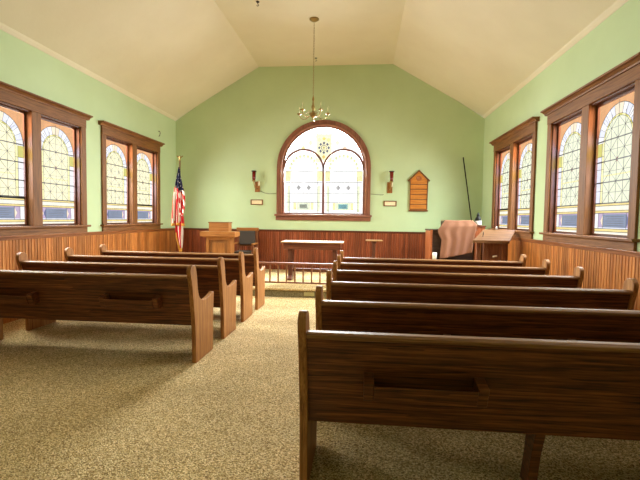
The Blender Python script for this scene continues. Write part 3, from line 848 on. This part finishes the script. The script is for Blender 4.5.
mb = MB(); mb.lathe([(0, .2), (.033, .2), (.033, .225), (.02, .245), (.012, .275), (0, .278)], (0, 0, 0), 'black', 14); mb.build('cap', bt)

# pole leaning against the wall
mb = MB(); mb.tube([(2.70, 10.05, PZ), (2.334, D-.03, 2.93)], .013, 'black', 10)
po = mb.build('pole'); tag(po, 'thin black pole leaning on the green wall behind the organ', 'pole')

# ------------------------------------------------------------------ slant-top desk
dk = empty('slant_desk', (0, 7.75, PZ), 'wooden desk with broad sloping top beside the covered organ and window', 'desk')
tp = [(1.885, -.25, .925), (2.50, -.25, .925), (2.765, .22, 1.125), (2.20, .22, 1.125)]
mb = MB(); mb.hexa([(x, y, z-.03) for x, y, z in tp], tp, 'desk_x'); mb.build('sloping_top', dk, .005)
mb = MB(); mb.hexa([(1.89, -.262, .895), (2.50, -.262, .895), (2.50, -.25, .895), (1.89, -.25, .895)], [(1.89, -.262, .945), (2.50, -.262, .945), (2.50, -.25, .945), (1.89, -.25, .945)], 'desk_x'); mb.build('book_stop', dk)
for px, py, zt in ((2.04, -.05, .97), (2.16, -.05, .97), (2.46, -.05, .97), (2.58, .16, 1.06), (2.28, .16, 1.06)):
    mb = MB(); mb.box(px-.03, px+.03, py-.03, py+.03, 0, zt, 'desk_z'); mb.build('leg', dk, .004)
mb = MB(); mb.hexa([(2.2, -.04, .45), (2.46, -.04, .45), (2.56, .16, .45), (2.30, .16, .45)], [(2.2, -.04, .93), (2.46, -.04, .93), (2.56, .16, .98), (2.30, .16, .98)], 'desk_z'); bx = mb.build('drawer_box', dk, .004)
mb = MB(); mb.tube([(2.31, -.042, .66), (2.31, -.075, .66)], .012, 'ivory', 10); mb.tube([(2.29, -.075, .655), (2.36, -.075, .668)], .014, 'ivory', 10); mb.build('handle', dk)
mb = MB(); mb.tube([(2.09, 7.59, PZ+1.03), (2.10, 7.60, PZ+1.09)], .006, 'black', 8)
mb.tube([(2.085, 7.585, PZ+1.0), (2.09, 7.59, PZ+1.03)], [.004, .006], 'black', 8)
pen = mb.build('pen'); tag(pen, 'black pen standing on the sloping desk top', 'pen')
mb = MB(); mb.lathe([(0, 0), (.018, 0), (.02, .03), (.012, .045), (0, .047)], (2.42, 7.955, PZ+1.125), 'white', 12)
mb.build('tmp'); bpy.data.objects['tmp'].name = 'candle_stub'
tag(bpy.data.objects['candle_stub'], 'small white candle stub at the top edge of the sloping desk', 'candle')

# ------------------------------------------------------------------ wall sconces, plaques, hymn board
def sconce(x, cupx, label):
    r = empty('candle_sconce', (x, D, 2.08), label, 'sconce', 'sconces either side of the round-headed window')
    mb = MB(); mb.box(-.062, .062, -.022, 0, 0, .26, 'oak_z'); mb.build('back_plate', r, .006)
    mb = MB(); mb.tube([(0, -.02, .09), (0, -.07, .07), (cupx*.6, -.12, .10), (cupx, -.13, .22), (cupx, -.13, .26)], .012, 'brass', 8)
    mb.lathe([(0, .25), (.03, .25), (.05, .265), (.05, .275), (0, .275)], (cupx, -.13, 0), 'brass', 14); mb.build('bracket', r)
    mb = MB(); mb.lathe([(0, .275), (.034, .275), (.042, .33), (.046, .49), (.042, .49), (.03, .29), (0, .29)], (cupx, -.13, 0), 'red_glass', 16); mb.build('glass_cup', r)
    mb = MB(); mb.lathe([(0, .49), (.06, .49), (.066, .505), (.058, .515), (0, .518)], (cupx, -.13, 0), 'iron', 16); mb.build('lid', r)
    mb = MB(); mb.lathe([(0, .0), (.024, .0), (.024, .12), (0, .12)], (.045, -.05, .15), 'ivory', 12); mb.build('candle', r)
sconce(-2.595, -.06, 'wooden candle sconce with ruby glass cup, on the pulpit side of the window')
sconce(.645, .03, 'wooden candle sconce with ruby glass cup, between window and hymn board')
def plaque(x, label):
    r = empty('plaque', (x, D, 1.83), label, 'plaque', 'small framed plaques under the sconces')
    mb = MB()
    for q in ((-.155, .155, .045, .065), (-.155, .155, -.065, -.045), (-.155, -.13, -.045, .045), (.13, .155, -.045, .045)):
        mb.box(q[0], q[1], -.025, 0, q[2], q[3], 'trim_y')
    mb.build('frame', r, .003)
    mb = MB(); mb.box(-.13, .13, -.012, 0, -.045, .045, 'paper'); mb.build('card', r)
plaque(-2.61, 'small brown framed plaque below the sconce on the pulpit side')
plaque(.66, 'small brown framed plaque below the sconce near the hymn board')
hb = empty('hymn_board', (1.327, D, 1.67), 'house-shaped oak hymn board with slotted rows hanging on the green wall', 'board')
mb = MB(); mb.prism([(-.205, 0), (.205, 0), (.205, .72), (0, .93), (-.205, .72)], lambda x, z: (x, -.03, z), lambda x, z: (x, 0, z), 'hymn'); mb.build('panel', hb, .003)
mb = MB()
for s in (-1, 1):
    mb.hexa([(0, -.05, .93), (s*.245, -.05, .69), (s*.245, 0, .69), (0, 0, .93)], [(0, -.05, .965), (s*.262, -.05, .71), (s*.262, 0, .71), (0, 0, .965)], 'hymn_dk')
mb.build('gable', hb)
for k in range(6):
    z = .02+.118*k
    mb = MB(); mb.box(-.2, .2, -.042, -.03, z, z+.02, 'hymn_dk'); mb.build('slot_rail', hb)
mb = MB(); mb.box(-.225, .225, -.055, 0, -.02, .012, 'hymn_dk'); mb.build('bottom_ledge', hb, .003)
for s in (-1, 1):
    mb = MB(); mb.box(s*.2-.01, s*.2+.01, -.042, -.03, .04, .72, 'hymn_dk'); mb.build('side_strip', hb)
mb = MB(); mb.lathe([(0, .004), (.04, .004), (.045, 0.010), (.062, .010), (.066, 0)], (0, 0, 0), 'hymn_em', 20)
eb = mb.build('emblem', hb); eb.rotation_euler = (PI/2, 0, 0); eb.location = (0, -.03, .765)

for pts, lab in (([(-2.53, D-.012, 2.11), (-2.42, D-.01, 2.06), (-2.30, D-.01, 2.04), (-2.12, D-.01, 2.045)], 'thin wire running from the pulpit-side sconce to the window frame'),
                 ([(.19, D-.01, 2.055), (.35, D-.01, 2.04), (.47, D-.012, 2.035), (.50, D-.012, 2.05)], 'thin wire running from the window frame towards the hymn board')):
    mb = MB(); mb.tube(pts, .006, 'steel', 6); tag(mb.build('wire'), lab, 'wire')
mb = MB(); mb.tube([(XL, 9.45, 3.40), (XL+.03, 9.45, 3.40), (XL+.045, 9.45, 3.36), (XL+.03, 9.45, 3.30), (XL+.01, 9.45, 3.28)], .008, 'steel', 8)
tag(mb.build('wall_hook'), 'small metal hook high on the wall above the window by the flag', 'hook')

# ------------------------------------------------------------------ chandelier
cd = empty('chandelier', (XC, 7.974, 3.30), 'brass chandelier of five curved arms hanging on a long chain', 'chandelier')
zt = ZC-3.30
mb = MB(); mb.lathe([(0, zt), (.09, zt), (.088, zt-.015), (.05, zt-.04), (.015, zt-.055), (0, zt-.055)], (0, 0, 0), 'brass', 20); mb.build('ceiling_canopy', cd)
mb = MB(); n = 56; zz = [.44+(zt-.055-.44)*i/n for i in range(n+1)]
for i in range(n):
    ax = (1, 0) if i % 2 else (0, 1); h = (zz[1]-zz[0])*.62; zc = (zz[i]+zz[i+1])/2
    ringp = [(ax[0]*.009*math.cos(a), ax[1]*.009*math.cos(a), zc+h*math.sin(a)) for a in [2*PI*j/8 for j in range(9)]]
    mb.tube(ringp, .0028, 'brass', 5, caps=False)
mb.build('chain', cd)
mb = MB(); mb.lathe([(0, -.02), (.012, -.012), (.014, 0), (.008, .01), (.03, .03), (.062, .06), (.07, .085), (.055, .11), (.022, .13), (.016, .16), (.03, .19), (.034, .23), (.018, .27), (.012, .33), (.022, .36), (.016, .39), (.008, .42), (.006, .445), (0, .445)], (0, 0, 0), 'brass', 20); mb.build('column', cd)
for k in range(5):
    a = PI/2 + 2*PI*k/5; dx, dy = math.cos(a), math.sin(a)
    P = lambda r, z: (dx*r, dy*r, z)
    mb = MB(); mb.tube([P(.04, .09), P(.09, .05), P(.15, .015), P(.21, .015), P(.26, .05), P(.285, .10)], .0085, 'brass', 8)
    mb.tube([P(.06, .10), P(.10, .14), (dx*.14, dy*.14, .12), P(.13, .09)], .005, 'brass', 6)
    am = mb.build('arm', cd)
    mb = MB(); mb.lathe([(0, .095), (.012, .095), (.02, .105), (.045, .115), (.047, .122), (.016, .124), (.016, .14), (0, .14)], (dx*.285, dy*.285, 0), 'brass', 14); mb.build('drip_pan', am)
    mb = MB(); mb.lathe([(0, .14), (.012, .14), (.012, .20), (.009, .205), (.012, .225), (.006, .255), (0, .262)], (dx*.285, dy*.285, 0), 'bulb', 10); mb.build('candle_bulb', am)

for (x, y), lab in (((-1.841, 7.28), 'small dark hook on the ceiling between camera and chandelier'), ((-1.125, 9.87), 'small pale ceiling hook behind the chandelier chain')):
    r = empty('ceiling_hook', (x, y, ZC), lab, 'hook')
    mt = 'iron' if y < 8 else 'steel'
    mb = MB(); mb.lathe([(0, 0), (.03, 0), (.028, -.012), (.01, -.018), (0, -.018)], (0, 0, 0), mt, 14); mb.build('plate', r)
    mb = MB(); mb.tube([(0, 0, -.015), (0, 0, -.04), (.018, 0, -.06), (0, 0, -.078), (-.018, 0, -.062)], .006, mt, 8); mb.build('hook', r)

# ------------------------------------------------------------------ light
w = bpy.data.worlds.new('overcast_sky'); scene.world = w; w.use_nodes = True
bg = w.node_tree.nodes['Background']; bg.inputs[0].default_value = (1, 1, 1, 1); bg.inputs[1].default_value = 1.25

def area(name, loc, rot, sx, sy, power, colour=(1, 1, 1), spread=2.4):
    l = bpy.data.lights.new(name, 'AREA'); l.shape = 'RECTANGLE'; l.size = sx; l.size_y = sy; l.energy = power; l.color = colour; l.spread = spread
    o = bpy.data.objects.new(name, l); col.objects.link(o); o.location = loc; o.rotation_euler = rot
    return o
PW = 270
TILT = .48
for c in WC:                              # skylight outside each window pair, coming in and down
    PW = 20 if c < 4 else (380 if c < 7 else 460)
    area('daylight', (XL-.75, c, 2.75), (0, -PI/2+TILT, 0), 1.7, 2.1, PW, (.90, .99, 1.20))
    area('daylight', (XR+.75, c, 2.75), (0, PI/2-TILT, 0), 1.7, 2.1, PW, (.90, .99, 1.20))
area('daylight', (AX, D+.8, 3.3), (-PI/2+.5, 0, 0), 2.2, 2.0, 900, (.95, 1, 1.06))

# ------------------------------------------------------------------ camera
f, yaw, pitch, roll = 424.2255, .098270, .050846, .014080
fwd = Vector((-math.sin(yaw)*math.cos(pitch), math.cos(yaw)*math.cos(pitch), -math.sin(pitch)))
r = Vector((math.cos(yaw), math.sin(yaw), 0)); u = r.cross(fwd)
r2 = r*math.cos(roll)+u*math.sin(roll); u2 = u*math.cos(roll)-r*math.sin(roll)
cam = bpy.data.cameras.new('camera'); co = bpy.data.objects.new('camera', cam); col.objects.link(co)
cam.sensor_width = 36; cam.lens = f/640*36; cam.clip_start = .05; cam.clip_end = 100
Mx = Matrix((r2, u2, -fwd)).transposed().to_4x4(); Mx.translation = (0, 0, H); co.matrix_world = Mx
scene.camera = co

vs = scene.view_settings
scene.display_settings.display_device = 'sRGB'
vs.view_transform = 'Standard'; vs.look = 'None'; vs.gamma = 1; vs.use_curve_mapping = False
vs.exposure = 0
scene.cycles.use_denoising = True
scene.cycles.max_bounces = 12; scene.cycles.diffuse_bounces = 6; scene.cycles.transparent_max_bounces = 16
